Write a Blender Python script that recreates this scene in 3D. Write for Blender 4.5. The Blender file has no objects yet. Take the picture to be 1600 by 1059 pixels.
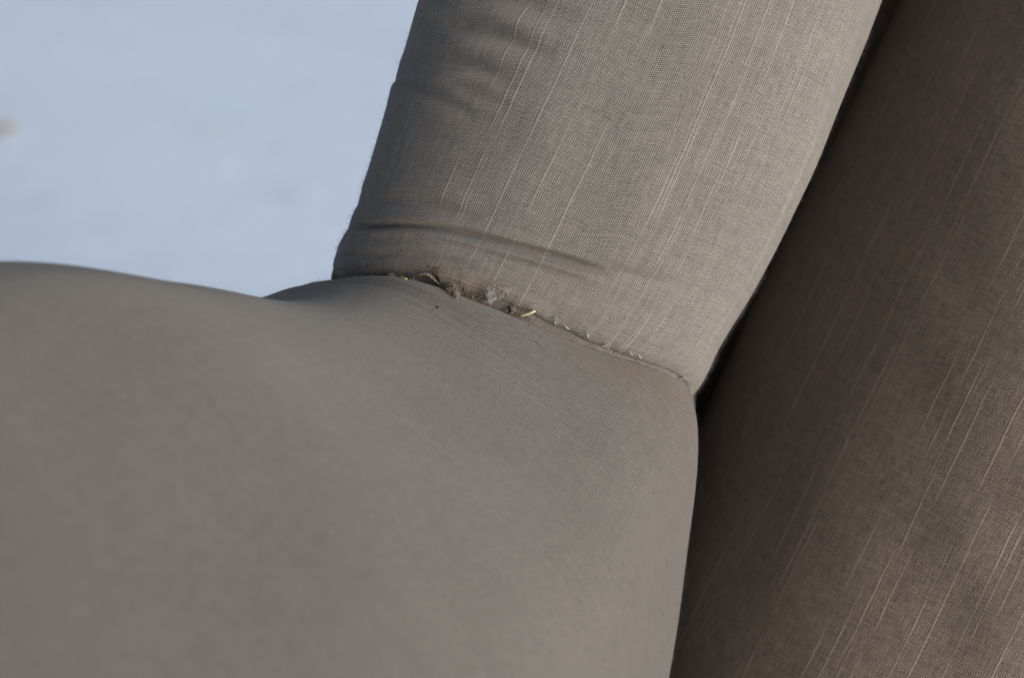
import bpy, math, random
import numpy as np
from mathutils import Vector, Matrix
from mathutils.bvhtree import BVHTree

rng = np.random.default_rng(7)
random.seed(7)
S = bpy.context.scene
COL = S.collection

# ------------------------------------------------------------------ camera
# origin of the chair's own frame: middle of the torn seam, 0.62 m above the snow
O = np.array([0.0, 0.0, 0.62])
PITCH, ROLL, DIST, FPX = math.radians(20.0), math.radians(17.0), 0.57, 3390.0
r0 = np.array([1.0, 0, 0])
d0 = np.array([0, -math.sin(PITCH), -math.cos(PITCH)])
FWD = np.array([0, math.cos(PITCH), -math.sin(PITCH)])
RIGHT = r0*math.cos(ROLL) - d0*math.sin(ROLL)
DOWN = r0*math.sin(ROLL) + d0*math.cos(ROLL)
CAMP = O - FWD*DIST
cam = bpy.data.cameras.new('camera')
cam_o = bpy.data.objects.new('camera', cam)
COL.objects.link(cam_o)
M = Matrix(((RIGHT[0], -DOWN[0], -FWD[0], CAMP[0]),
            (RIGHT[1], -DOWN[1], -FWD[1], CAMP[1]),
            (RIGHT[2], -DOWN[2], -FWD[2], CAMP[2]),
            (0, 0, 0, 1)))
cam_o.matrix_world = M
cam.sensor_fit = 'HORIZONTAL'
cam.sensor_width = 23.6
cam.lens = FPX*23.6/1600.0
cam.clip_start = 0.01
cam.clip_end = 3000
cam.dof.use_dof = True
cam.dof.focus_distance = 0.536
cam.dof.aperture_fstop = 7.5
S.camera = cam_o

# ------------------------------------------------------------------ sky, sun, exposure
SUN_EL, SUN_AZ = math.radians(14), math.radians(33)      # azimuth measured from +X towards -Y (the viewer)
sun_dir = Vector((math.cos(SUN_EL)*math.cos(SUN_AZ), -math.cos(SUN_EL)*math.sin(SUN_AZ), math.sin(SUN_EL)))
W = bpy.data.worlds.new('World')
S.world = W
W.use_nodes = True
wn = W.node_tree.nodes
sky = wn.new('ShaderNodeTexSky')
sky.sky_type = 'NISHITA'
sky.sun_disc = False
sky.dust_density = 2.6
sky.ozone_density = 0.4
sky.sun_elevation = SUN_EL
sky.sun_rotation = math.atan2(sun_dir.x, sun_dir.y)
W.node_tree.links.new(sky.outputs[0], wn['Background'].inputs[0])
wn['Background'].inputs[1].default_value = 0.06
sun = bpy.data.lights.new('sun', 'SUN')
sun.energy = 4.2
sun.angle = math.radians(60)
sun.color = (1.0, 0.99, 0.98)
sun_o = bpy.data.objects.new('sun', sun)
COL.objects.link(sun_o)
sun_o.rotation_euler = sun_dir.to_track_quat('Z', 'Y').to_euler()
S.view_settings.view_transform = 'Standard'
S.view_settings.look = 'None'
S.view_settings.exposure = 0.36
S.view_settings.gamma = 1.0
S.view_settings.use_curve_mapping = False
S.render.engine = 'CYCLES'

# ------------------------------------------------------------------ helpers
def empty(name, loc=(0, 0, 0)):
    o = bpy.data.objects.new(name, None)
    o.location = loc
    o.empty_display_size = 0.1
    COL.objects.link(o)
    return o

def mesh_obj(name, verts, faces, mat, parent=None, uv=None, attrs=None, smooth=True):
    """verts in world metres; parents are unrotated empties or meshes whose origin is at O_PART"""
    base = np.array(parent_origin(parent))
    v = np.asarray(verts, float) - base
    me = bpy.data.meshes.new(name)
    me.from_pydata(v.tolist(), [], [list(map(int, f)) for f in faces])
    if uv is not None:
        lay = me.uv_layers.new(name='UVMap')
        idx = np.empty(len(me.loops), dtype=np.int32)
        me.loops.foreach_get('vertex_index', idx)
        lay.data.foreach_set('uv', np.asarray(uv, np.float32)[idx].ravel())
    if attrs:
        for k, a in attrs.items():
            at = me.attributes.new(k, 'FLOAT', 'POINT')
            at.data.foreach_set('value', np.asarray(a, np.float32).ravel())
    if smooth:
        me.polygons.foreach_set('use_smooth', [True]*len(me.polygons))
    me.materials.append(mat)
    me.update()
    o = bpy.data.objects.new(name, me)
    COL.objects.link(o)
    if parent is not None:
        o.parent = parent
    return o

def parent_origin(p):
    x = np.zeros(3)
    while p is not None:
        x += np.array(p.location)
        p = p.parent
    return x

def grid_faces(n, m, close_u=False):
    """n rows, m columns"""
    i = np.arange(n-1)[:, None]
    mm = m if close_u else m-1
    j = np.arange(mm)[None, :]
    j2 = (j+1) % m
    f = np.stack([i*m+j, i*m+j2, (i+1)*m+j2, (i+1)*m+j], -1)
    return f.reshape(-1, 4)

def catmull(P, t):
    """P (k, ...) control points, t in [0, k-1], clamped uniform Catmull-Rom"""
    P = np.asarray(P, float)
    k = len(P)
    i = np.clip(np.floor(t).astype(int), 0, k-2)
    f = (t-i)
    sh = (-1,)+(1,)*(P.ndim-1)
    f = f.reshape(sh)
    def g(q):
        lo = 2*P[0]-P[1]; hi = 2*P[-1]-P[-2]
        E = np.concatenate([lo[None], P, hi[None]])
        return E[q+1]
    p0, p1, p2, p3 = g(i-1), g(i), g(i+1), g(i+2)
    return 0.5*((2*p1)+(-p0+p2)*f+(2*p0-5*p1+4*p2-p3)*f**2+(-p0+3*p1-3*p2+p3)*f**3)

def catmull_closed(P, n):
    P = np.asarray(P, float)
    k = len(P)
    E = np.concatenate([P[-3:], P, P[:3]])
    t = np.linspace(0, k, n, endpoint=False)+3
    return catmull(E, t)

def sstep(a, b, x):
    t = np.clip((x-a)/(b-a), 0, 1)
    return t*t*(3-2*t)

def vnoise(x, y, seed=0, octaves=3):
    """cheap smooth value noise on arrays"""
    out = np.zeros(np.broadcast(x, y).shape); amp = 1.0; tot = 0
    r = np.random.default_rng(seed).random((64, 64))
    for o in range(octaves):
        xi = np.floor(x).astype(int); yi = np.floor(y).astype(int)
        fx = x-xi; fy = y-yi
        fx = fx*fx*(3-2*fx); fy = fy*fy*(3-2*fy)
        a = r[xi % 64, yi % 64]; b = r[(xi+1) % 64, yi % 64]
        c = r[xi % 64, (yi+1) % 64]; d = r[(xi+1) % 64, (yi+1) % 64]
        out = out+amp*((a*(1-fx)+b*fx)*(1-fy)+(c*(1-fx)+d*fx)*fy)
        tot += amp; amp *= 0.5; x = x*2.03+11.3; y = y*2.03+5.7
    return out/tot-0.5

def proj(P):
    """world -> photo pixel (1600 wide) + depth, for checks only"""
    q = np.asarray(P)-CAMP
    d = q@FWD
    return 800+FPX*(q@RIGHT)/d, 529.5+FPX*(q@DOWN)/d, d

def ray(px, py):
    d = FWD+RIGHT*((px-800)/FPX)+DOWN*((py-529.5)/FPX)
    return Vector(CAMP), Vector(d/np.linalg.norm(d))

# ------------------------------------------------------------------ materials
def nt(name):
    m = bpy.data.materials.new(name)
    m.use_nodes = True
    t = m.node_tree
    return m, t, t.nodes['Principled BSDF']

class NB:
    """tiny node builder"""
    def __init__(s, tree): s.t = tree
    def n(s, ty, **kw):
        o = s.t.nodes.new(ty)
        for k, v in kw.items(): setattr(o, k, v)
        return o
    def link(s, a, b): s.t.links.new(a, b)
    def put(s, inp, v):
        if hasattr(v, 'is_output') or isinstance(v, bpy.types.NodeSocket): s.link(v, inp)
        else: inp.default_value = v
    def m(s, op, a, b=0.0, c=0.0):
        o = s.n('ShaderNodeMath', operation=op)
        s.put(o.inputs[0], a); s.put(o.inputs[1], b); s.put(o.inputs[2], c)
        return o.outputs[0]
    def noise(s, vec, scale, detail=2.0, rough=0.5, dim='3D', w=None):
        o = s.n('ShaderNodeTexNoise', noise_dimensions=dim)
        if vec is not None: s.put(o.inputs['Vector'], vec)
        if w is not None: s.put(o.inputs['W'], w)
        o.inputs['Scale'].default_value = scale
        o.inputs['Detail'].default_value = detail
        o.inputs['Roughness'].default_value = rough
        return o.outputs[0]
    def white(s, w):
        o = s.n('ShaderNodeTexWhiteNoise', noise_dimensions='1D')
        s.put(o.inputs['W'], w)
        return o.outputs[0]
    def xyz(s, x, y, z=0.0):
        o = s.n('ShaderNodeCombineXYZ')
        s.put(o.inputs[0], x); s.put(o.inputs[1], y); s.put(o.inputs[2], z)
        return o.outputs[0]
    def maprange(s, v, a, b, c, d, smooth=False):
        o = s.n('ShaderNodeMapRange')
        if smooth: o.interpolation_type = 'SMOOTHSTEP'
        s.put(o.inputs[0], v)
        for i, q in enumerate((a, b, c, d)): s.put(o.inputs[1+i], q)
        return o.outputs[0]
    def mix(s, f, a, b, blend='MIX'):
        o = s.n('ShaderNodeMix', data_type='RGBA', blend_type=blend)
        s.put(o.inputs[0], f); s.put(o.inputs[6], a); s.put(o.inputs[7], b)
        return o.outputs[2]

def fabric(name, base=(0.40, 0.362, 0.325), slub_density=0.10, seed=0.0, hole=0.55, slub_gain=0.42, period=0.00056, bump=1.0, streak=0.16, grain=1.0):
    """plain weave with raised slub yarns along V; UV is in metres of cloth"""
    mat, t, bs = nt(name)
    b = NB(t)
    uv = b.n('ShaderNodeUVMap', uv_map='UVMap')
    sp = b.n('ShaderNodeSeparateXYZ'); b.link(uv.outputs[0], sp.inputs[0])
    u0, v0 = sp.outputs[0], sp.outputs[1]
    # yarns wander a little
    wob = b.noise(b.xyz(b.m('MULTIPLY', u0, 60.0), b.m('MULTIPLY', v0, 60.0), seed), 1.0, 2.0)
    wob2 = b.noise(b.xyz(b.m('MULTIPLY', u0, 60.0), b.m('MULTIPLY', v0, 60.0), seed+9.0), 1.0, 2.0)
    u = b.m('ADD', u0, b.m('MULTIPLY', b.m('SUBTRACT', wob, 0.5), 0.0009))
    v = b.m('ADD', v0, b.m('MULTIPLY', b.m('SUBTRACT', wob2, 0.5), 0.0012))
    cu = b.m('DIVIDE', u, period); cv = b.m('DIVIDE', v, period*0.92)
    iu = b.m('FLOOR', cu); iv = b.m('FLOOR', cv)
    su = b.m('ABSOLUTE', b.m('SINE', b.m('MULTIPLY', cu, math.pi)))
    sv = b.m('ABSOLUTE', b.m('SINE', b.m('MULTIPLY', cv, math.pi)))
    par = b.m('MODULO', b.m('ABSOLUTE', b.m('ADD', iu, iv)), 2.0)       # which yarn lies on top
    over = b.m('MULTIPLY', b.m('POWER', su, 0.7), b.m('POWER', sv, 0.7))
    # yarn thickness / tone differs from yarn to yarn and along its length
    ru = b.white(b.m('ADD', iu, seed*17.0+0.5)); rv = b.white(b.m('ADD', iv, seed*31.0+300.5))
    along_u = b.noise(b.xyz(b.m('MULTIPLY', iu, 7.31), b.m('MULTIPLY', v, 260.0), seed), 1.0, 1.0)
    along_v = b.noise(b.xyz(b.m('MULTIPLY', u, 260.0), b.m('MULTIPLY', iv, 7.77), seed+3.0), 1.0, 1.0)
    tone_u = b.m('ADD', b.m('MULTIPLY', b.m('SUBTRACT', ru, 0.5), streak), b.m('MULTIPLY', b.m('SUBTRACT', along_u, 0.5), 0.55*grain))
    tone_v = b.m('ADD', b.m('MULTIPLY', b.m('SUBTRACT', rv, 0.5), streak*0.8), b.m('MULTIPLY', b.m('SUBTRACT', along_v, 0.5), 0.50*grain))
    tn = b.n('ShaderNodeMix', data_type='FLOAT'); b.link(par, tn.inputs[0]); b.link(tone_u, tn.inputs[2]); b.link(tone_v, tn.inputs[3])
    tone = tn.outputs[0]
    # slubs: sparse thick yarns along V, in stretches
    su_i = b.m('FLOOR', b.m('DIVIDE', u, period*2.0))
    r1 = b.white(b.m('ADD', su_i, seed*13.0+91.5))
    seg = b.noise(b.xyz(b.m('MULTIPLY', su_i, 3.91), b.m('MULTIPLY', v, 36.0), seed+5.0), 1.0, 2.5)
    on = b.m('MULTIPLY', b.maprange(r1, 1.0-slub_density, 1.0-slub_density*0.55, 0.0, 1.0), b.maprange(seg, 0.44, 0.60, 0.0, 1.0))
    fu = b.m('ABSOLUTE', b.m('SUBTRACT', b.m('FRACT', b.m('DIVIDE', u, period*2.0)), 0.5))
    core = b.maprange(fu, 0.06, 0.30, 1.0, 0.0, True)
    slub = b.m('MULTIPLY', on, core)
    beads = b.m('MULTIPLY', slub, b.maprange(sv, 0.1, 0.9, 0.25, 1.0))
    # broad unevenness + soiling
    big = b.noise(b.xyz(b.m('MULTIPLY', u0, 26.0), b.m('MULTIPLY', v0, 26.0), seed+2.0), 1.0, 4.0, 0.6)
    val = b.m('ADD', b.m('ADD', 1.0-hole, b.m('MULTIPLY', over, hole+0.16)), tone)
    val = b.m('MULTIPLY', val, b.maprange(big, 0.2, 0.8, 0.90, 1.09))
    val = b.m('ADD', val, b.m('MULTIPLY', beads, slub_gain))
    val = b.m('MAXIMUM', val, 0.08)
    colr = b.n('ShaderNodeVectorMath', operation='SCALE')
    colr.inputs[0].default_value = base
    b.link(val, colr.inputs['Scale'])
    # dirt worked into the cloth (attribute painted along the seam)
    at = b.n('ShaderNodeAttribute', attribute_name='dirt')
    dn = b.noise(b.xyz(b.m('MULTIPLY', u0, 420.0), b.m('MULTIPLY', v0, 420.0), seed+4.0), 1.0, 4.0, 0.65)
    df = b.m('MULTIPLY', at.outputs['Fac'], b.maprange(dn, 0.35, 0.68, 0.0, 1.0))
    col = b.mix(df, colr.outputs[0], (0.15, 0.095, 0.065, 1))
    b.link(col, bs.inputs['Base Color'])
    bs.inputs['Roughness'].default_value = 0.88
    bs.inputs['Specular IOR Level'].default_value = 0.18
    bs.inputs['Sheen Weight'].default_value = 0.18
    bs.inputs['Sheen Roughness'].default_value = 0.5
    h = b.m('ADD', b.m('ADD', over, b.m('MULTIPLY', tone, 1.2)), b.m('MULTIPLY', beads, 1.3))
    bp = b.n('ShaderNodeBump')
    bp.inputs['Strength'].default_value = 0.55*bump
    bp.inputs['Distance'].default_value = 0.00018
    b.link(h, bp.inputs['Height'])
    b.link(bp.outputs[0], bs.inputs['Normal'])
    return mat

def plain(name, color, rough=0.85, var=0.25, scale=900.0, sheen=0.0, trans=0.0):
    mat, t, bs = nt(name)
    b = NB(t)
    tc = b.n('ShaderNodeTexCoord')
    nz = b.noise(tc.outputs['Object'], scale, 3.0, 0.6)
    sc = b.n('ShaderNodeVectorMath', operation='SCALE')
    sc.inputs[0].default_value = color
    b.link(b.maprange(nz, 0.25, 0.75, 1.0-var, 1.0+var), sc.inputs['Scale'])
    b.link(sc.outputs[0], bs.inputs['Base Color'])
    bs.inputs['Roughness'].default_value = rough
    bs.inputs['Specular IOR Level'].default_value = 0.2
    bs.inputs['Sheen Weight'].default_value = sheen
    return mat

BASE = (0.198, 0.181, 0.166)          # the arm's cloth, darkened: its weaker light is put into the colour
WBASE = (0.254, 0.230, 0.210)         # same cloth on the wing, lightened to paint in its stronger light
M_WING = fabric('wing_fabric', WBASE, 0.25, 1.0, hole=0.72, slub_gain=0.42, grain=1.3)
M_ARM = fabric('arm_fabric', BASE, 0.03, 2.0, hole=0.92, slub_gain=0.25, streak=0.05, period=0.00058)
M_BACK = fabric('back_fabric', (0.300, 0.234, 0.191), 0.24, 3.0, hole=0.74, slub_gain=0.80, grain=2.0)
M_FLAP = fabric('raw_edge_fabric', (0.192, 0.163, 0.136), 0.02, 4.0, hole=0.4)
M_FUZZ = plain('fuzz_fibre', (0.30, 0.28, 0.26), 0.9, 0.2)
M_CORD = plain('cord_fibre', (0.26, 0.21, 0.16), 0.9, 0.35, 2500)
M_WHITE = plain('white_fibre', (0.50, 0.49, 0.47), 0.9, 0.15, 1500)
M_FOAM = plain('old_foam', (0.50, 0.36, 0.14), 0.9, 0.5, 1200)
M_STRAW = plain('straw', (0.72, 0.64, 0.38), 0.55, 0.2, 700)
M_LINT = plain('dark_lint', (0.05, 0.04, 0.035), 0.9, 0.3)
M_HAIR = plain('hair', (0.03, 0.022, 0.018), 0.5, 0.1)
M_PALEHAIR = plain('pale_hair', (0.55, 0.5, 0.45), 0.5, 0.1)
M_LEAF = plain('dead_leaf', (0.46, 0.37, 0.27), 0.8, 0.3, 120)
M_GRASSBIT = plain('dry_grass', (0.34, 0.34, 0.20), 0.8, 0.3, 200)
M_DARK = plain('dark_dust_cover', (0.04, 0.035, 0.03), 0.95, 0.2)

def snow_mat():
    mat, t, bs = nt('snow')
    b = NB(t)
    tc = b.n('ShaderNodeTexCoord')
    nz = b.noise(tc.outputs['Object'], 3.2, 5.0, 0.55)
    col = b.mix(b.maprange(nz, 0.3, 0.7, 0.0, 1.0), (0.68, 0.80, 0.98, 1), (0.72, 0.83, 0.99, 1))
    b.link(col, bs.inputs['Base Color'])
    bs.inputs['Roughness'].default_value = 0.7
    bs.inputs['Specular IOR Level'].default_value = 0.25
    bp = b.n('ShaderNodeBump')
    bp.inputs['Strength'].default_value = 0.12
    bp.inputs['Distance'].default_value = 0.02
    b.link(b.noise(tc.outputs['Object'], 18.0, 6.0, 0.6), bp.inputs['Height'])
    b.link(bp.outputs[0], bs.inputs['Normal'])
    return mat
M_SNOW = snow_mat()

# ------------------------------------------------------------------ ground
def build_ground():
    # fine patch near the chair, coarsening to the horizon, as one sheet
    e = np.concatenate([-np.geomspace(600, 6, 14), np.linspace(-5, 7, 161), np.geomspace(8, 600, 14)])
    X, Y = np.meshgrid(e, e)
    near = np.exp(-((X/9)**2+(Y/9)**2))
    Z = (0.022*vnoise(X*0.9+50, Y*0.9+50, 3, 4)+0.006*vnoise(X*5+50, Y*5+50, 5, 2))*near
    r = np.hypot(X-0.15, Y-0.05)
    Z = Z*sstep(0.2, 0.9, r)
    V = np.stack([X, Y, Z], -1).reshape(-1, 3)
    o = mesh_obj('snow_ground', V, grid_faces(len(e), len(e)), M_SNOW)
    o['kind'] = 'structure'
    o['label'] = 'smooth bluish white snow behind the chair arm'
    return o
build_ground()

# ------------------------------------------------------------------ the chair
chair = empty('armchair', (0.2, 0.05, 0.0))
chair['label'] = 'worn beige slub fabric wing armchair with torn seam where wing meets arm'
chair['category'] = 'armchair'

# ---- arm -----------------------------------------------------------------
# profiles (x, z) from outer floor edge over the top to the inner foot, at stations along y
ARM_ST = [
    ( 0.20, [(-.040,-.60),(-.040,-.30),(-.040,-.12),(-.040,-.045),(-.038,-.022),(-.034,-.008),(-.024,.004),(-.006,.010),(.018,.009),(.0395,.0040),(.0500,-.008),(.0585,-.038),(.0655,-.077),(.078,-.17),(.085,-.30),(.085,-.52)]),
    ( 0.05, [(-.047,-.60),(-.047,-.30),(-.047,-.12),(-.0465,-.045),(-.0455,-.020),(-.041,-.005),(-.028,.009),(-.006,.016),(.020,.0145),(.0405,.0080),(.0505,-.005),(.0590,-.036),(.0660,-.076),(.078,-.17),(.085,-.30),(.085,-.52)]),
    ( 0.012,[(-.062,-.60),(-.062,-.30),(-.060,-.12),(-.058,-.045),(-.0560,-.016),(-.0490,.0005),(-.030,.0145),(-.006,.0190),(.020,.0165),(.0410,.0100),(.0510,-.003),(.0590,-.035),(.0660,-.075),(.078,-.17),(.085,-.30),(.085,-.52)]),
    (-0.02, [(-.088,-.60),(-.087,-.30),(-.083,-.12),(-.077,-.045),(-.0690,-.0085),(-.0545,.0036),(-.031,.0170),(-.006,.0212),(.020,.0182),(.0415,.0112),(.0512,-.002),(.0592,-.034),(.0664,-.074),(.078,-.17),(.085,-.30),(.085,-.52)]),
    (-0.05, [(-.117,-.60),(-.115,-.30),(-.110,-.12),(-.101,-.045),(-.084,-.014),(-.062,.0060),(-.037,.0165),(-.012,.0155),(.012,.0100),(.0345,.0015),(.0468,-.0125),(.0572,-.042),(.0650,-.080),(.076,-.17),(.083,-.30),(.083,-.52)]),
    (-0.09, [(-.137,-.60),(-.135,-.30),(-.131,-.12),(-.125,-.035),(-.103,.0110),(-.075,.0230),(-.045,.0205),(-.017,.0120),(.008,.0028),(.0300,-.0100),(.0425,-.0270),(.0545,-.058),(.0630,-.092),(.074,-.18),(.080,-.30),(.080,-.52)]),
    (-0.14, [(-.156,-.60),(-.155,-.30),(-.153,-.12),(-.148,-.025),(-.129,.0190),(-.103,.0312),(-.070,.0262),(-.036,.0150),(-.006,.0035),(.0190,-.0120),(.0335,-.0310),(.0470,-.064),(.0570,-.100),(.069,-.18),(.077,-.30),(.077,-.52)]),
    (-0.22, [(-.164,-.60),(-.164,-.30),(-.162,-.12),(-.158,-.025),(-.140,.0200),(-.111,.0280),(-.076,.0190),(-.042,.0070),(-.012,-.0050),(.0120,-.0200),(.0270,-.0390),(.0405,-.072),(.0510,-.108),(.064,-.19),(.072,-.30),(.072,-.52)]),
    (-0.36, [(-.166,-.60),(-.166,-.30),(-.164,-.12),(-.160,-.030),(-.142,.0130),(-.113,.0210),(-.078,.0130),(-.044,.0020),(-.014,-.0100),(.0100,-.0250),(.0250,-.0440),(.0385,-.076),(.0490,-.112),(.060,-.19),(.068,-.30),(.068,-.52)]),
    (-0.47, [(-.166,-.60),(-.166,-.30),(-.164,-.12),(-.160,-.034),(-.142,.0090),(-.113,.0170),(-.078,.0090),(-.044,-.0020),(-.014,-.0140),(.0100,-.0290),(.0250,-.0480),(.0385,-.080),(.0490,-.114),(.060,-.19),(.068,-.30),(.068,-.52)]),
    (-0.50, [(-.155,-.60),(-.155,-.30),(-.153,-.12),(-.149,-.040),(-.132,.0000),(-.106,.0070),(-.075,.0000),(-.045,-.0100),(-.018,-.0210),(.0040,-.0350),(.0180,-.0520),(.0300,-.084),(.0400,-.116),(.052,-.19),(.060,-.30),(.060,-.52)]),
    (-0.506,[(-.138,-.60),(-.138,-.30),(-.136,-.13),(-.132,-.052),(-.117,-.018),(-.096,-.012),(-.071,-.017),(-.047,-.026),(-.025,-.036),(-.0060,-.048),(.0060,-.062),(.0170,-.090),(.0250,-.120),(.038,-.19),(.046,-.30),(.046,-.52)]),
    (-0.507,[(-.060,-.60),(-.060,-.30),(-.060,-.13),(-.060,-.100),(-.059,-.093),(-.057,-.090),(-.053,-.090),(-.049,-.091),(-.046,-.093),(-.043,-.096),(-.041,-.100),(-.040,-.106),(-.039,-.130),(-.037,-.19),(-.036,-.30),(-.036,-.52)]),
]
A_Y = np.array([s[0] for s in ARM_ST]); A_P = np.array([s[1] for s in ARM_ST])
# wing footprint: half-width and forward bulge
WX0, WX1, WB = -0.0502, 0.0508, 0.032
def wing_sdf(x, y):
    """rough signed distance (m) to the wing's footprint, negative inside"""
    cx = (WX0+WX1)/2; rx = (WX1-WX0)/2
    yy = np.minimum(y-0.0, 0)
    q = np.sqrt(((x-cx)/rx)**2+(yy/WB)**2)
    d = (q-1)*np.where(yy < -0.004, 0.036, rx)
    return np.maximum(d, y-0.155)

def arm_surface(ny=420, nx=420):
    # dense in the visible part
    ty = np.concatenate([np.linspace(0, 2, 50, endpoint=False), np.linspace(2, 3, 40, endpoint=False), np.linspace(3, 5, 280, endpoint=False), np.linspace(5, 7, 70, endpoint=False), np.linspace(7, len(A_Y)-1, 60)])
    tx = np.concatenate([np.linspace(0, 3, 50, endpoint=False), np.linspace(3, 12.4, nx-90, endpoint=False), np.linspace(12.4, 15, 40)])
    Y = catmull(A_Y, ty)
    P = catmull(A_P, ty)                                     # (ny, 16, 2)
    Q = catmull(np.moveaxis(P, 1, 0), tx)                    # (nx, ny, 2)
    Q = np.moveaxis(Q, 0, 1)                                 # (ny, nx, 2)
    X = Q[..., 0]; Z = Q[..., 1]; YY = np.repeat(Y[:, None], X.shape[1], 1)
    return X, YY, Z, ty, tx

def normals_of(P):
    du = np.gradient(P, axis=1); dv = np.gradient(P, axis=0)
    n = np.cross(du, dv)
    return n/np.maximum(np.linalg.norm(n, axis=-1, keepdims=True), 1e-12)

AX, AY, AZ, A_ty, A_tx = arm_surface()
# height of the arm's top as a lookup, for seating the wing on it
def arm_top(x, y):
    P = catmull(A_P, np.interp(y, A_Y[::-1], np.arange(len(A_Y))[::-1]).ravel())
    out = np.empty(P.shape[0]); xr = np.ravel(x)
    tt = np.linspace(3, 13, 240)
    for i in range(P.shape[0]):
        q = catmull(P[i], tt)
        out[i] = np.interp(xr[i], q[:, 0], q[:, 1])
    return out.reshape(np.shape(x))

def build_arm():
    P = np.stack([AX, AY, AZ], -1)
    N = normals_of(P)
    if N[100, 200, 2] < 0: N = -N
    sd = wing_sdf(AX, AY)
    on_top = sstep(-0.06, -0.01, AZ)
    # cloth pulled down into the seam, then a soft welt, faint pulled ripples beside the seam
    disp = -0.0016*np.exp(-(np.maximum(sd, 0)/0.0024)**2)*on_top
    disp = np.where(sd < 0, -0.0030*on_top, disp)
    disp += 0.0006*np.exp(-((sd-0.008)/0.004)**2)*on_top
    for c, a, x0, x1 in ((0.0120, 0.00026, -0.048, 0.000), (0.0131, 0.00032, -0.046, 0.006), (0.0142, 0.00029, -0.044, 0.012), (0.0154, 0.00035, -0.045, 0.010), (0.0166, 0.00022, -0.040, 0.016), (0.0200, 0.00019, -0.030, 0.022)):
        w = sstep(x0-0.01, x0+0.005, AX)*(1-sstep(x1-0.014, x1+0.01, AX))
        disp -= a*np.exp(-((sd-c-0.16*(AX+0.01))/0.00036)**2)*w*on_top
    disp += 0.0022*vnoise(AX*22+9, AY*22+9, 12, 2)*sstep(0.01, 0.06, sd)
    P = P+N*disp[..., None]
    # cloth runs over the arm: V across (over the top), U along the arm
    seg = np.linalg.norm(np.diff(P, axis=1), axis=-1)
    V = np.concatenate([np.zeros((P.shape[0], 1)), np.cumsum(seg, 1)], 1)
    mid = np.argmin(np.abs(A_tx-7)); V = V-V[:, mid:mid+1]
    segu = np.linalg.norm(np.diff(P, axis=0), axis=-1)
    U = np.concatenate([np.zeros((1, P.shape[1])), np.cumsum(segu, 0)], 0)
    dirt = 0.55*np.exp(-(np.maximum(sd, 0)/0.006)**1.3)*on_top*(sd > -0.002)
    dirt += 0.5*np.exp(-(((AX-0.036)/0.016)**2+((sd-0.004)/0.007)**2))*on_top
    dirt += 0.05*sstep(0.52, 0.66, vnoise(AX*45+3, AY*45+8, 31, 3)+0.5)
    dirt *= 0.6+0.8*(vnoise(AX*160+4, AY*160+2, 33, 2)+0.5)
    o = mesh_obj('arm', P.reshape(-1, 3)+O, grid_faces(*AX.shape)[:, ::-1], M_ARM, chair,
                 np.stack([U, V], -1).reshape(-1, 2), {'dirt': np.clip(dirt, 0, 1)})
    o['label'] = 'padded arm of beige cloth, pinched into the torn seam'
    return o, P

# ---- wing ----------------------------------------------------------------
XR_Z = np.linspace(-.03, .31, 200)
XR_X = np.interp(XR_Z, [-.03, .0, .008, .024, .043, .065, .092, .133, .2, .31], [.0502, .0502, .0509, .0543, .0584, .0617, .0640, .0662, .069, .072])
XR_X = np.convolve(np.pad(XR_X, 3, mode='edge'), np.ones(7)/7, 'valid')
def wing_xr(z):     # right edge of the front as it rises (photo: widens gently upward)
    return np.interp(z, XR_Z, XR_X)
def wing_xl(z):
    return np.interp(z, [-.02, .0, .02, .05, .1, .15, .3], [-.0500, -.0500, -.0490, -.0488, -.0475, -.0462, -.044])

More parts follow.
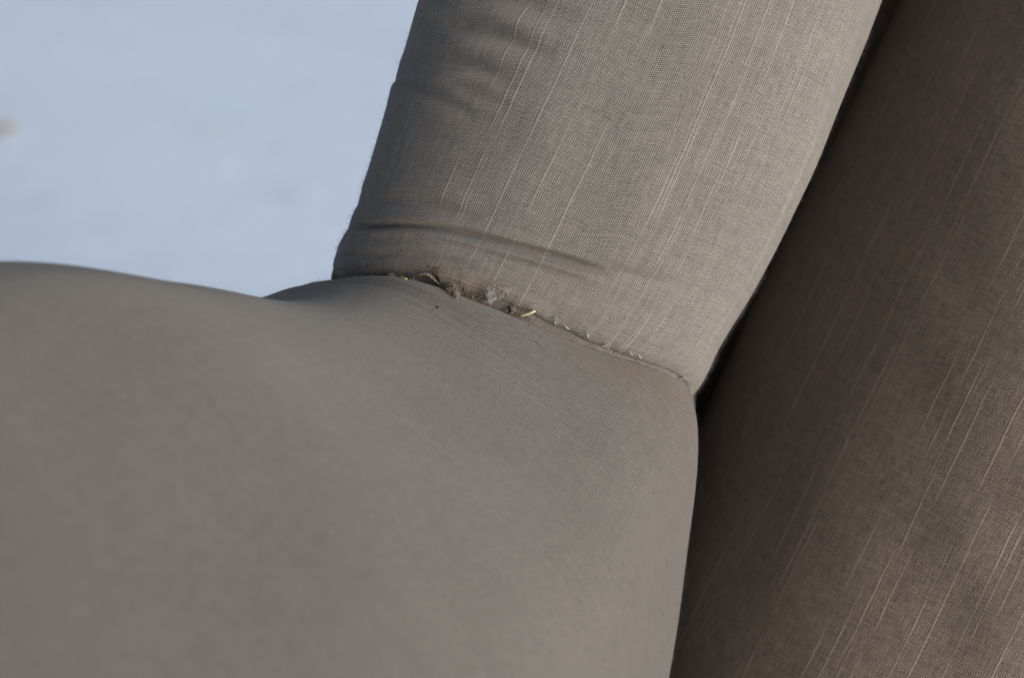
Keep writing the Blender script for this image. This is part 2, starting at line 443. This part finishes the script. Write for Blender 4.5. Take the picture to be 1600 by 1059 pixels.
def build_wing():
    # footprint loop parameter: counter-clockwise seen from above starting at the back
    nf, nb = 380, 60
    th = np.linspace(math.pi, 0, nf)                 # front half, left -> right
    expo = 0.86
    fx = np.sign(np.cos(th))*np.abs(np.cos(th))**expo     # -1 .. 1
    fy = -np.abs(np.sin(th))**0.92                        # 0 .. -1
    # side and back: straight back, rounded
    bx = np.concatenate([np.full(16, 1.0), np.linspace(1.0, -1.0, nb-32+2)[1:-1], np.full(16, -1.0)])
    by = np.concatenate([np.linspace(0.006, 0.135, 16), np.full(nb-32, 0.15), np.linspace(0.135, 0.006, 16)])
    nt_ = 360
    t = np.concatenate([np.linspace(-0.006, 0.035, 170, endpoint=False), np.linspace(0.035, 0.17, 140, endpoint=False), np.linspace(0.17, 0.30, nt_-310)])
    ncol = nf+nb
    X = np.zeros((nt_, ncol)); Y = np.zeros_like(X); Z = np.zeros_like(X)
    # seat of the wing on the arm
    cx0 = (WX0+WX1)/2; rx0 = (WX1-WX0)/2
    f_x = np.concatenate([cx0+fx*rx0, cx0+bx*rx0]); f_y = np.concatenate([fy*WB, by])
    zb = arm_top(f_x, f_y)
    k = np.ones(9)/9
    zbp = np.concatenate([zb[-4:], zb, zb[:4]]); zb = np.convolve(zbp, k, 'valid')
    T = t[:, None]
    ZZ = zb[None, :]*(1-sstep(0.0, 0.16, T)*0.85)+T
    zrel = ZZ
    xl = wing_xl(zrel); xr = wing_xr(zrel)
    ux = np.concatenate([fx, bx])[None, :]
    cx = (xl+xr)/2; rx = (xr-xl)/2
    # roll under at the seam
    fullx = np.concatenate([fx, bx])
    rr = 0.0036+0.0008*sstep(0.0, 0.8, fullx)[None, :]
    q = np.clip(1-T/rr, 0, 1.6)
    inset = rr*(1-np.sqrt(np.clip(1-np.minimum(q, 0.999)**2, 0, 1)))*0.62
    # dome at the top of the wing
    cap = np.clip((T-0.265)/0.036, 0, 0.995)
    capin = 0.05*(1-np.sqrt(1-cap**2))
    X = cx+ux*np.maximum(rx-inset-capin, 0.001)
    bulge = WB*(1+0.10*sstep(0.0, 0.06, T))
    yb = np.concatenate([fy, np.zeros(nb)])[None, :]*np.maximum(bulge-inset-capin, 0.001)
    yb = yb+np.concatenate([np.zeros(nf), by])[None, :]
    Y = yb+0.20*np.maximum(T, 0)
    Z = ZZ+np.zeros_like(X)
    P = np.stack([X, Y, Z], -1)
    N = normals_of(P)
    if N[100, nf//2, 1] > 0: N = -N
    xx = ux*1.0+np.zeros_like(X)                 # -1..1 across
    front = np.zeros(ncol); front[:nf] = 1; front = front[None, :]
    disp = np.zeros_like(X)
    def groove(xa, ta, xb, tb, depth, sig, lip=0.6, soft=0.12, curve=0.0):
        """crease from (xa,ta) to (xb,tb) in (across, height)"""
        s = np.clip((xx-xa)/(xb-xa), 0, 1)
        tc = ta+(tb-ta)*s+curve*np.sin(s*math.pi)
        w = sstep(xa-soft, xa+soft, xx)*(1-sstep(xb-soft*1.8, xb+soft, xx))*front
        e = (T-tc)/sig
        return w*depth*(-np.exp(-e**2)+lip*np.exp(-((e+2.1)/1.3)**2)+lip*0.6*np.exp(-((e-2.1)/1.4)**2))
    disp += groove(-0.93, 0.0130, 0.22, 0.0175, 0.0023, 0.0009, 0.55, 0.10, -0.0012)
    disp += groove(-0.05, 0.0165, 0.62, 0.0215, 0.0009, 0.0019, 0.5, 0.2)
    disp += groove(-0.99, 0.0205, -0.45, 0.0185, 0.0013, 0.0020, 0.4, 0.12)
    disp += groove(-0.96, 0.0050, -0.35, 0.0062, 0.0007, 0.0011, 0.5, 0.12)
    # puckers down the left flank near the top of the picture
    for (xa, ta, xb, tb, dp, sg) in ((-.84, .0606, -.52, .0575, .0019, .0019), (-1.02, .0545, -.58, .0455, .0013, .0016), (-.86, .0700, -.40, .0672, .0022, .0022),
                                     (-.88, .0795, -.35, .0790, .0018, .0026), (-.90, .0415, -.66, .0375, .0006, .0018), (-.85, .0960, -.4, .0900, .0020, .0034), (-.72, .0520, -.45, .0500, .0010, .0016)):
        disp += groove(xa, ta, xb, tb, dp, sg, 0.45, 0.13)
    # lower hem swells under the big crease; lifted lip where the seam has burst
    disp += 0.0010*np.exp(-((T-0.0075)/0.004)**2)*front*(0.5+0.5*sstep(0.3, -0.6, xx))
    burst = sstep(-0.66, -0.50, xx)*(1-sstep(-0.02, 0.10, xx))*front
    disp += 0.0012*burst*np.exp(-(T/0.0035)**2)
    disp += 0.0015*vnoise(xx*3+7, T*35+np.zeros_like(X)+4, 17, 2)*front*sstep(0.004, 0.03, T)
    P = P+N*disp[..., None]
    P[..., 2] += (0.0016*burst*np.exp(-(np.maximum(T, 0)/0.004)**2))
    # fine raggedness of the seam edge
    P[..., 2] += front*np.exp(-(np.maximum(T, 0)/0.002)**2)*0.0008*vnoise(xx*26+3, T*0+1.5, 23, 2)
    # cloth coordinates: U around, V up; yarns skew a little to the left side and curl above the seam on the right
    row = 230
    seg = np.linalg.norm(np.diff(P[row], axis=0), axis=-1)
    U = np.concatenate([[0], np.cumsum(seg)])
    U = np.repeat(U[None, :], nt_, 0)*(0.9+0.1*rx/0.05)
    Tm = np.maximum(T, -0.006)
    U = U-0.085*Tm*sstep(0.9, -0.3, xx)+0.006*np.exp(-np.maximum(T, 0)/0.014)*sstep(-0.1, 0.8, xx)
    V = np.repeat(T, ncol, 1)
    arc = np.concatenate([np.zeros((1, ncol)), np.cumsum(np.linalg.norm(np.diff(P, axis=0), axis=-1), 0)], 0)
    V = arc
    dirt = 0.45*np.exp(-(np.maximum(T, 0)/0.003))*front*(0.45+0.55*sstep(0.35, -0.4, xx))
    dirt += 0.35*np.exp(-((T-0.0135-0.002*(xx+1))/0.0022)**2)*front*sstep(0.8, 0.0, xx)
    dirt += 0.22*sstep(-0.55, -1.0, xx)*front
    dirt *= 0.55+0.9*(vnoise(xx*9+4, T*180+2, 35, 2)+0.5)
    idx = grid_faces(nt_, ncol, True)
    o = mesh_obj('wing', P.reshape(-1, 3)+O, idx, M_WING, chair, np.stack([U, V], -1).reshape(-1, 2), {'dirt': np.clip(dirt, 0, 1)})
    o['label'] = 'upright wing of the chair, creased just above the torn seam'
    return o, P

# ---- inside back -----------------------------------------------------------
def build_back():
    ctrl = [(.086, .196), (.080, .168), (.0745, .138), (.0700, .110), (.0692, .088), (.0750, .066), (.0855, .042), (.102, .017), (.132, -.004), (.180, -.015), (.250, -.012),
            (.340, .002), (.420, .016), (.472, .042), (.490, .092), (.475, .145), (.420, .185), (.300, .200), (.160, .205)]
    n = 520
    c = catmull_closed(ctrl, n)
    nz = 300
    z = np.concatenate([np.linspace(-0.60, -0.2, 40, endpoint=False), np.linspace(-0.2, 0.2, 200, endpoint=False), np.linspace(0.2, 0.40, 60)])
    cen = c.mean(0)
    Z = z[:, None]+np.zeros((1, n))
    cap = np.clip((Z-0.35)/0.051, 0, 0.995)
    sh = 1-(1-np.sqrt(1-cap**2))*0.9
    X = cen[0]+(c[None, :, 0]-cen[0])*sh
    Y = cen[1]+(c[None, :, 1]-cen[1])*sh
    lean = np.where(Z > -0.25, Z, -0.25+(Z+0.25)*0.1)
    X = X+0.15*lean*(1-sstep(0.15, 0.45, X)*1.2)
    Y = Y+0.30*lean
    P = np.stack([X, Y, Z], -1)
    N = normals_of(P)
    k = np.argmin(np.abs(c[:, 0]-0.23)+np.where(c[:, 1] > 0.05, 9, 0))
    if N[150, k, 1] > 0: N = -N
    d = 0.010*vnoise(X*11+5, Z*9+5, 41, 2)*sstep(0.085, 0.13, X)+0.0025*vnoise(X*40+5, Z*30+5, 43, 2)
    P = P+N*d[..., None]
    seg = np.linalg.norm(np.diff(np.concatenate([c, c[:1]]), axis=0), axis=-1)
    U = np.concatenate([[0], np.cumsum(seg)[:-1]])[None, :]+np.zeros_like(Z)
    V = Z*1.05
    dirt = 0.15*sstep(0.5, 0.7, vnoise(X*60, Z*60, 51, 3)+0.5)
    o = mesh_obj('inside_back', P.reshape(-1, 3)+O, grid_faces(nz, n, True), M_BACK, chair, np.stack([U, V], -1).reshape(-1, 2), {'dirt': dirt})
    o['label'] = 'shaded inside back of striped slub cloth beyond the wing'
    return o, P

def build_seat():
    """seat cushion below the frame, only there to close the chair"""
    n, m = 60, 60
    u = np.linspace(-1, 1, n); 
    a, b_ = np.meshgrid(u, u)
    ex = 0.5
    cxs, cys, hx, hy = 0.275, -0.28, 0.20, 0.26
    e = np.maximum(np.abs(a), np.abs(b_))
    top = -0.24+0.02*(1-a**2)*(1-b_**2)-0.045*sstep(0.86, 1.0, e)
    P1 = np.stack([cxs+a*hx, cys+b_*hy, top], -1).reshape(-1, 3)
    faces = grid_faces(n, n).tolist()
    loop = [i for i in range(n)]+[i*n+n-1 for i in range(1, n)]+[(n-1)*n+i for i in range(n-2, -1, -1)]+[i*n for i in range(n-2, 0, -1)]
    verts = P1.tolist(); base = len(verts)
    for i in loop: verts.append([verts[i][0], verts[i][1], -0.60])
    L = len(loop)
    for i in range(L): faces.append([loop[i], base+i, base+(i+1) % L, loop[(i+1) % L]])
    V = np.array(verts)
    uv = np.stack([V[:, 0], V[:, 1]+V[:, 2]], -1)
    return mesh_obj('seat', V+O, faces, M_BACK, chair, uv, {'dirt': np.zeros(len(V))})

def build_outside_back():
    """upholstered back panel that joins the wing to the inside back and closes the gap between them"""
    n = 48
    zs = np.concatenate([np.linspace(-0.60, 0.30, 30), 0.30+0.06*np.sin(np.linspace(0.1, 1.5, 10))])
    V = []
    prof = [(-.036, .140), (-.020, .134), (.20, .134), (.46, .134), (.485, .142), (.495, .175), (.485, .225), (.46, .238), (.20, .242), (-.015, .238), (-.034, .226), (-.040, .180)]
    c = catmull_closed(prof, n)
    for k, z in enumerate(zs):
        f = 1-0.45*sstep(0.30, 0.36, z)
        cc = (c-c.mean(0))*np.array([1-0.03*(1-f), f])+c.mean(0)
        V.append(np.stack([cc[:, 0], cc[:, 1]+0.24*max(z, -0.25), np.full(n, z)], -1))
    V = np.array(V)
    U = np.cumsum(np.r_[0, np.linalg.norm(np.diff(c, axis=0), axis=1)])[None, :]+np.zeros((len(zs), 1))
    W_ = zs[:, None]+np.zeros((1, n))
    F = grid_faces(len(zs), n, True).tolist()+[[(len(zs)-1)*n+i for i in range(n)]]
    return mesh_obj('outside_back', V.reshape(-1, 3)+O, F, M_BACK, chair, np.stack([U, W_], -1).reshape(-1, 2), {'dirt': np.zeros(V.shape[0]*n)})
build_outside_back()
arm, ARM_P = build_arm()
wing, WING_P = build_wing()
back, BACK_P = build_back()
seat = build_seat()

# ------------------------------------------------------------------ surface lookup for the small things
def tree_of(P, closed):
    n, m = P.shape[:2]
    f = grid_faces(n, m, closed)
    return BVHTree.FromPolygons((P.reshape(-1, 3)+O).tolist(), f.tolist())
T_ARM, T_WING, T_BACK = tree_of(ARM_P, False), tree_of(WING_P, True), tree_of(BACK_P, True)
def hit(px, py, trees=None):
    o, d = ray(px, py)
    best = None
    for t in (trees or (T_ARM, T_WING, T_BACK)):
        p, n, i, dist = t.ray_cast(o, d)
        if p is not None and (best is None or dist < best[2]):
            if n.dot(d) > 0: n = -n
            best = (np.array(p), np.array(n), dist)
    return best

def tube(path, rad, sides=5):
    """verts, faces of a tube along path (k,3); rad scalar or (k,)"""
    path = np.asarray(path, float); k = len(path)
    rad = np.broadcast_to(np.asarray(rad, float), (k,))
    tan = np.gradient(path, axis=0); tan /= np.maximum(np.linalg.norm(tan, axis=1, keepdims=True), 1e-12)
    ref = np.array([0.31, 0.2, 0.93])
    a = np.cross(tan, ref); a /= np.maximum(np.linalg.norm(a, axis=1, keepdims=True), 1e-9)
    b = np.cross(tan, a)
    ang = np.linspace(0, 2*math.pi, sides, endpoint=False)
    V = path[:, None, :]+rad[:, None, None]*(np.cos(ang)[None, :, None]*a[:, None, :]+np.sin(ang)[None, :, None]*b[:, None, :])
    F = grid_faces(k, sides, True)
    V = V.reshape(-1, 3)
    F = F.tolist()+[list(range(sides))[::-1], [(k-1)*sides+i for i in range(sides)]]
    return V, F

class Bag:
    def __init__(s): s.v = []; s.f = []; s.n = 0
    def add(s, V, F):
        s.v.append(V); s.f += [[i+s.n for i in q] for q in F]; s.n += len(V)
    def build(s, name, mat, parent=None): return mesh_obj(name, np.concatenate(s.v), s.f, mat, parent)

# ---- nap: fine fibres standing off the cloth -------------------------------------
def nap(P, count, sel, lmin, lmax, name, parent, seed, rad=0.000018):
    r = np.random.default_rng(seed)
    N = normals_of(P)
    cand = np.argwhere(sel)
    pick = cand[r.integers(0, len(cand), count)]
    base = P[pick[:, 0], pick[:, 1]]+r.normal(0, 0.0003, (count, 3))*[1, 1, 1]
    nn = N[pick[:, 0], pick[:, 1]]
    out = O+base-CAMP
    # outward = away from the padding
    if parent is arm: sg = np.sign((nn*(base-np.array([-0.03, -0.1, -0.1]))).sum(1))
    else: sg = np.sign((nn*(base-np.array([0.0, 0.05, 0.05]))).sum(1))
    nn = nn*sg[:, None]
    base = base-nn*0.0001
    L = r.uniform(lmin, lmax, count)**1.0
    d = nn+r.normal(0, 0.55, (count, 3)); d /= np.linalg.norm(d, axis=1, keepdims=True)
    bend = r.normal(0, 0.6, (count, 3))
    K = 4
    s = np.linspace(0, 1, K)
    path = base[:, None, :]+L[:, None, None]*(d[:, None, :]*s[None, :, None]+bend[:, None, :]*0.5*(s**2)[None, :, None])
    tan = path[:, 1]-path[:, 0]; tan /= np.linalg.norm(tan, axis=1, keepdims=True)
    a = np.cross(tan, [0.3, 0.5, 0.81]); a /= np.linalg.norm(a, axis=1, keepdims=True)
    b = np.cross(tan, a)
    ang = np.array([0, 2.094, 4.189])
    off = (np.cos(ang)[None, :, None]*a[:, None]+np.sin(ang)[None, :, None]*b[:, None])
    w = rad*np.linspace(1, 0.45, K)
    V = path[:, :, None, :]+w[None, :, None, None]*off[:, None, :, :]
    F = []
    gf = grid_faces(K, 3, True)
    F = (np.arange(count)[:, None, None]*(K*3)+gf[None]).reshape(-1, 4)
    o = mesh_obj(name, V.reshape(-1, 3)+O, F, M_FUZZ, parent)
    o['kind'] = 'stuff'
    return o
sdA = wing_sdf(AX, AY)
selA = (AY > -0.17) & (AY < 0.02) & (AZ > -0.14) & (sdA > 0.001)
nap(ARM_P, 5000, selA, 0.0003, 0.0011, 'fabric_nap', arm, 3)
selA2 = (AY > -0.09) & (AY < 0.06) & (AZ < 0.008) & (AZ > -0.13)
nap(ARM_P, 3000, selA2, 0.0003, 0.0011, 'fabric_nap', arm, 13)
tw = np.zeros(WING_P.shape[:2], bool); tw[10:345, :380] = True
nap(WING_P, 6000, tw, 0.0003, 0.0009, 'fabric_nap', wing, 5)
tw2 = np.zeros_like(tw); tw2[10:345, 0:25] = True; tw2[10:345, 355:396] = True
nap(WING_P, 3200, tw2, 0.0003, 0.0011, 'fabric_nap', wing, 6)

# ---- the burst seam ------------------------------------------------------------
SEAM_PX = [(527, 424), (560, 417), (600, 421), (632, 433), (662, 440), (700, 446), (735, 456), (770, 466), (800, 478), (826, 492), (868, 506), (910, 524), (948, 541), (985, 554), (1020, 565), (1050, 577), (1072, 592), (1088, 614)]
def seam_row(t0):
    """3-D points on the wing's bottom edge"""
    return WING_P[t0, :380]+O

def wing_pt(across, t, out=0.0):
    """point on the wing at across -1..1 and height t above the seam, raised by out"""
    fj = float(np.clip(np.interp(across, WX_ACROSS, np.arange(380)), 1, 377.99))
    fi = float(np.clip(np.interp(t, WT, np.arange(len(WT))), 1, len(WT)-2.01))
    j, i = int(fj), int(fi); a, b = fj-j, fi-i
    def bl(G): return (G[i, j]*(1-a)+G[i, j+1]*a)*(1-b)+(G[i+1, j]*(1-a)+G[i+1, j+1]*a)*b
    p, n = bl(WING_P), bl(WING_N)
    return p+n*out+O, n
WT = np.concatenate([np.linspace(-0.006, 0.035, 170, endpoint=False), np.linspace(0.035, 0.17, 140, endpoint=False), np.linspace(0.17, 0.30, 50)])
th_ = np.linspace(math.pi, 0, 380)
WX_ACROSS = np.sign(np.cos(th_))*np.abs(np.cos(th_))**0.86
WING_N = normals_of(WING_P)
if WING_N[100, 190, 1] > 0: WING_N = -WING_N

def burst_flap():
    """raw seam allowance hanging out under the wing, brown with handling"""
    n, m = 90, 16
    a = np.linspace(-0.60, -0.12, n)
    V = []; uv = []
    for i, aa in enumerate(a):
        wdt = 0.0026*sstep(-0.66, -0.36, aa)*(1-0.75*sstep(-0.26, -0.10, aa))+0.0004
        wdt += 0.0013*float(vnoise(np.array(aa*34.0), np.array(3.1), 61, 3))
        for j in range(m):
            s = j/(m-1)
            t = 0.0044-wdt*1.35*s-0.0006*s
            out = -0.0003+0.0014*s-0.0022*(1-sstep(-0.60, -0.44, aa))
            rip = 0.0005*float(vnoise(np.array(aa*14.0), np.array(s*2.0+9), 63, 2))
            p, nn = wing_pt(aa, t, out+rip)
            V.append(p); uv.append((aa*0.05, s*wdt))
    V = np.array(V)
    o = mesh_obj('raw_edge', V, grid_faces(n, m), M_FLAP, wing, np.array(uv), {'dirt': np.full(len(V), 0.45)})
    md = o.modifiers.new('thickness', 'SOLIDIFY'); md.thickness = 0.0004; md.offset = 0
    o['label'] = 'frayed brownish raw edge hanging out of the burst seam'
    return o
burst_flap()

def cord(a0, a1, t0, t1, out, rad, name, mat, turns):
    """two-ply twisted cord along the seam"""
    bag = Bag()
    n = 140
    aa = np.linspace(a0, a1, n)
    C = np.array([wing_pt(x, t0+(t1-t0)*i/(n-1)+0.0004*math.sin(i*0.11), out)[0] for i, x in enumerate(aa)])
    k = np.ones(9)/9
    Cs = np.stack([np.convolve(np.pad(C[:, q], 4, mode='edge'), k, 'valid') for q in range(3)], -1)
    tan = np.gradient(Cs, axis=0); tan /= np.linalg.norm(tan, axis=1, keepdims=True)
    a = np.cross(tan, [0.1, 0.3, 0.95]); a /= np.linalg.norm(a, axis=1, keepdims=True); b = np.cross(tan, a)
    for ph in (0, math.pi):
        ang = np.linspace(0, turns*2*math.pi, n)+ph
        path = Cs+rad*0.62*(np.cos(ang)[:, None]*a+np.sin(ang)[:, None]*b)
        bag.add(*tube(path, rad*0.62, 6))
    return bag.build(name, mat, wing)
cord(-0.56, -0.22, 0.0010, -0.0002, 0.0009, 0.00030, 'piping_cord', M_CORD, 12)

def tuft(px, py, name, mat, count, spread, length, rad, parent, seed, lift=0.0004, down=0.0):
    """a lock of teased-out fibres"""
    r = np.random.default_rng(seed)
    h = hit(px, py)
    bag = Bag()
    p0, n = h[0], h[1]
    t1 = RIGHT-n*np.dot(RIGHT, n); t1 /= np.linalg.norm(t1); t2 = np.cross(n, t1)
    if np.dot(t2, DOWN) < 0: t2 = -t2
    for i in range(count):
        st = p0+t1*r.normal(0, spread[0])+t2*r.normal(0, spread[1])+n*(lift+abs(r.normal(0, spread[2])))
        d = r.normal(0, 1, 3)+n*0.4+t2*down; d /= np.linalg.norm(d)
        c = r.normal(0, 1, 3)
        L = length*r.uniform(0.4, 1.2)
        s = np.linspace(0, 1, 7)[:, None]
        ph = r.uniform(0, 6.28)
        path = st+d*L*s+c*L*0.5*np.sin(s*5.0+ph)-c*L*0.5*math.sin(ph)
        bag.add(*tube(path, rad*r.uniform(0.6, 1.3), 4))
    return bag.build(name, mat, parent)

def lump(px, py, size, name, mat, parent, seed, flat=0.6, lift=0.0):
    r = np.random.default_rng(seed)
    h = hit(px, py)
    n = h[1]; t1 = RIGHT-n*np.dot(RIGHT, n); t1 /= np.linalg.norm(t1); t2 = np.cross(n, t1)
    a, b = 10, 14
    th = np.linspace(0.02, math.pi-0.02, a)[:, None]; ph = np.linspace(0, 2*math.pi, b, endpoint=False)[None, :]
    rr = size*(1+0.55*r.normal(0, 0.35, (a, b)))
    x = rr*np.sin(th)*np.cos(ph); y = rr*np.sin(th)*np.sin(ph)*0.8; z = rr*np.cos(th)*flat
    V = h[0]+n*lift+x[..., None]*t1+y[..., None]*t2+z[..., None]*n
    return V.reshape(-1, 3), grid_faces(a, b, True)
tf = tuft(769, 457, 'batting_tuft', M_WHITE, 520, (0.00050, 0.00070, 0.0004), 0.0006, 0.00003, wing, 71, 0.0004, 0.5)
tf['label'] = 'white wad of stuffing pushing out of the seam'
V, F = lump(769, 457, 0.0008, '', None, None, 88, 0.8)
mesh_obj('batting_tuft', V, F, M_WHITE, wing)
tuft(784, 455, 'batting_tuft', M_WHITE, 150, (0.0007, 0.0003, 0.0002), 0.0007, 0.00003, wing, 72, 0.0003)
tuft(648, 438, 'batting_tuft', M_WHITE, 60, (0.0006, 0.0002, 0.0002), 0.0005, 0.00003, wing, 73, 0.0002)
tuft(614, 428, 'batting_tuft', M_WHITE, 80, (0.0005, 0.0003, 0.0002), 0.0006, 0.00003, wing, 74, 0.0002)
tuft(735, 455, 'frayed_threads', M_CORD, 200, (0.0014, 0.0006, 0.0003), 0.0011, 0.00004, wing, 75, 0.0003, 0.4)
tuft(720, 452, 'batting_tuft', M_WHITE, 130, (0.0009, 0.0006, 0.0002), 0.0007, 0.00003, wing, 76, 0.0004, 0.3)
tuft(708, 459, 'frayed_threads', M_CORD, 120, (0.0006, 0.0004, 0.0002), 0.0009, 0.00004, wing, 77, 0.0003, 0.6)
tuft(810, 485, 'frayed_threads', M_CORD, 140, (0.0010, 0.0004, 0.0002), 0.0009, 0.00004, wing, 78, 0.0002)
for i, (x, y) in enumerate(((868, 500), (918, 520), (948, 537), (985, 549), (1068, 588))):
    tuft(x, y, 'frayed_threads', M_WHITE, 30, (0.0003, 0.0002, 0.0001), 0.00045, 0.00003, wing, 80+i, 0.0002)

def scrap(px, py, w, h, seed, drop):
    n, m = 22, 16
    r = np.random.default_rng(seed)
    V = []; uv = []
    for i in range(n):
        for j in range(m):
            a = i/(n-1); b = j/(m-1)
            hh = h*(0.55+0.45*math.sin(a*5.1+seed))*(1+0.25*r.normal()*(b > 0.9))
            q = hit(px+w*(a-0.5), py+drop*a+hh*(b-0.3))
            nz = float(vnoise(np.array(a*5.0+seed), np.array(b*4.0), 66, 2))
            V.append(q[0]+q[1]*(0.0004+0.0011*max(0, nz+0.25)+0.0004*math.sin(b*3))); uv.append((a*w*0.00017, b*h*0.00017))
    G = np.array(V).reshape(n, m, 3)
    for _ in range(3):
        E = np.pad(G, ((1, 1), (1, 1), (0, 0)), mode='edge')
        G = (E[:-2, 1:-1]+E[2:, 1:-1]+E[1:-1, :-2]+E[1:-1, 2:]+2*E[1:-1, 1:-1])/6
    V = G.reshape(-1, 3)
    o = mesh_obj('torn_scrap', np.array(V), grid_faces(n, m), M_FLAP, wing, np.array(uv), {'dirt': np.full(n*m, 0.25)})
    md = o.modifiers.new('thickness', 'SOLIDIFY'); md.thickness = 0.0003; md.offset = 0
scrap(736, 449, 52, 16, 2, 9)
scrap(711, 455, 16, 20, 5, 1)
scrap(816, 478, 34, 12, 8, 14)

# crumb of old foam showing in the hole
for i, (x, y, s) in enumerate(((628, 433, 0.00085), (634, 436, 0.0005))):
    V, F = lump(x, y, s, '', None, None, 90+i)
    mesh_obj('foam_crumb', V, F, M_FOAM, wing)

# white hand-stitches crossing the seam
def stitch(px, py, dx, dy, rad=0.00012, arch=0.0004):
    A = hit(px-dx, py-dy); B = hit(px+dx, py+dy)
    n = A[1]+B[1]; n /= np.linalg.norm(n)
    s = np.linspace(0, 1, 9)[:, None]
    path = A[0]*(1-s)+B[0]*s+n*(arch*np.sin(s*math.pi)-0.00015)
    V, F = tube(path, rad*np.array([.6, .9, 1, 1.1, 1.1, 1.1, 1, .9, .6]), 6)
    return mesh_obj('stitch', V, F, M_WHITE, wing)
for q in ((868, 503, 2.5, 6), (918, 523, 2, 5), (948, 540, 3, 6), (985, 551, 3, 4), (886, 511, 4, 3), (806, 482, 3, 4), (1000, 557, 2, 3)):
    stitch(*q)

# dark specks of lint and burrs on the cloth
def specks():
    bag = Bag()
    pts = [(628, 391, .9), (643, 413, .8), (670, 416, 1.1), (597, 405, 1.1), (690, 421, .8), (683, 480, 1.6), (676, 484, 1.0), (640, 475, 1.0), (620, 444, .8), (837, 534, .9), (680, 525, .7),
           (763, 493, .8), (808, 494, 1.3), (788, 480, .8), (826, 509, .9), (800, 507, .6), (1108, 683, .8), (866, 668, .8), (1020, 770, .8), (1030, 905, .9), (1035, 960, 1.0), (1063, 150, .7),
           (560, 418, 1.0), (575, 414, .8), (940, 428, .6), (1005, 432, .6), (720, 420, .7), (745, 440, .8)]
    r = np.random.default_rng(4)
    for k in range(26): pts.append((r.uniform(560, 1050), r.uniform(440, 760), r.uniform(.35, .7)))
    for k in range(70):                              # grit gathered along the split
        q = r.uniform(0, len(SEAM_PX)-1.01); i0 = int(q); f = q-i0
        x = SEAM_PX[i0][0]*(1-f)+SEAM_PX[i0+1][0]*f; y = SEAM_PX[i0][1]*(1-f)+SEAM_PX[i0+1][1]*f
        pts.append((x+r.normal(0, 5), y+r.normal(2, 9), r.uniform(.25, .75)))
    for i, (x, y, s) in enumerate(pts):
        if hit(x, y) is not None: bag.add(*lump(x, y, 0.00026*s, '', None, None, 200+i, 0.5))
    o = bag.build('lint', M_LINT, chair)
    o['kind'] = 'stuff'
specks()

# ------------------------------------------------------------------ loose things
def loose(name, label, cat, V, F, mat, group=None):
    base = V.mean(0)
    me = bpy.data.meshes.new(name)
    me.from_pydata((V-base).tolist(), [], [list(map(int, q)) for q in F])
    me.polygons.foreach_set('use_smooth', [True]*len(me.polygons))
    me.materials.append(mat)
    o = bpy.data.objects.new(name, me); o.location = base
    COL.objects.link(o)
    o['label'] = label; o['category'] = cat
    if group: o['group'] = group
    return o

A = hit(813, 491); B = hit(837, 483)
s = np.linspace(0, 1, 8)[:, None]
path = A[0]*(1-s)+B[0]*s+A[1]*(0.0007+0.0003*np.sin(s*3))
V, F = tube(path, 0.00034*np.array([.8, 1, 1.05, 1, .95, 1.05, 1, .75]), 6)
loose('straw_bit', 'short pale yellow bit of straw stuck across the seam', 'straw', V, F, M_STRAW)

def hair(pix, lift, name, label, mat, rad):
    pts = []
    for x, y in pix:
        h = hit(x, y, (T_BACK,))
        pts.append(h[0]+h[1]*lift)
    P = catmull(np.array(pts), np.linspace(0, len(pts)-1, 60))
    V, F = tube(P, rad, 5)
    return loose(name, label, 'hair', V, F, mat)
hair([(1100, 690), (1110, 697), (1121, 699), (1112, 712), (1097, 722), (1100, 742), (1112, 752), (1121, 742), (1118, 728), (1106, 724)], 0.0012, 'curled_hair', 'dark curled hair caught in the gap beside the arm', M_HAIR, 0.00007)
hair([(1098, 668), (1105, 676), (1111, 684), (1114, 692)], 0.0012, 'stray_hair', 'fine pale straight hair in the gap below the seam corner', M_PALEHAIR, 0.00005)

# dead leaf and dry grass lying on the snow
def ground_pt(px, py, z=0.0):
    o, d = ray(px, py)
    k = (z-o.z)/d.z
    return np.array(o+d*k)
def leaf_mesh(c, size, rot, seed):
    r = np.random.default_rng(seed)
    n, m = 14, 7
    V = []
    for i in range(n):
        s = i/(n-1)
        w = 0.36*math.sin(math.pi*min(1, s*1.02))**0.8*(1+0.14*math.sin(i*2.3))
        for j in range(m):
            t = j/(m-1)*2-1
            V.append((s-0.5, w*t, 0.10*abs(t)**1.5+0.10*math.sin(s*3.0)+0.03*r.normal()))
    V = np.array(V)*size
    R = np.array([[math.cos(rot), -math.sin(rot), 0], [math.sin(rot), math.cos(rot), 0], [0, 0, 1]])
    return V@R.T+c, grid_faces(n, m)
c = ground_pt(8, 206, 0.012)
V, F = leaf_mesh(c, 0.033, 0.9, 3)
o = loose('dead_leaf', 'small brown dead leaf on the snow at the left edge', 'leaf', V, F, M_LEAF)
md = o.modifiers.new('thickness', 'SOLIDIFY'); md.thickness = 0.0008
for (x, y, L, rot, lab) in ((330, 207, 0.035, 0.3, 'faint bit of dry stalk on the snow midway between leaf and wing'),
                            (455, 312, 0.05, -0.5, 'faint bit of dry stalk on the snow nearest the chair arm'),
                            (150, 2, 0.03, 1.0, 'faint bit of dry stalk on the snow at the top edge')):
    c = ground_pt(x, y, 0.01)
    s = np.linspace(-0.5, 0.5, 9)[:, None]
    path = c+np.array([math.cos(rot), math.sin(rot), 0])*L*s+np.array([0, 0, 1])*(0.004*np.sin(s*5))
    V, F = tube(path, np.array([.4, .8, 1, 1.1, 1.1, 1, .9, .7, .3])*0.0009, 5)
    loose('dry_stalk', lab, 'stalk', V, F, M_GRASSBIT, 'bits of dry stalk on the snow')
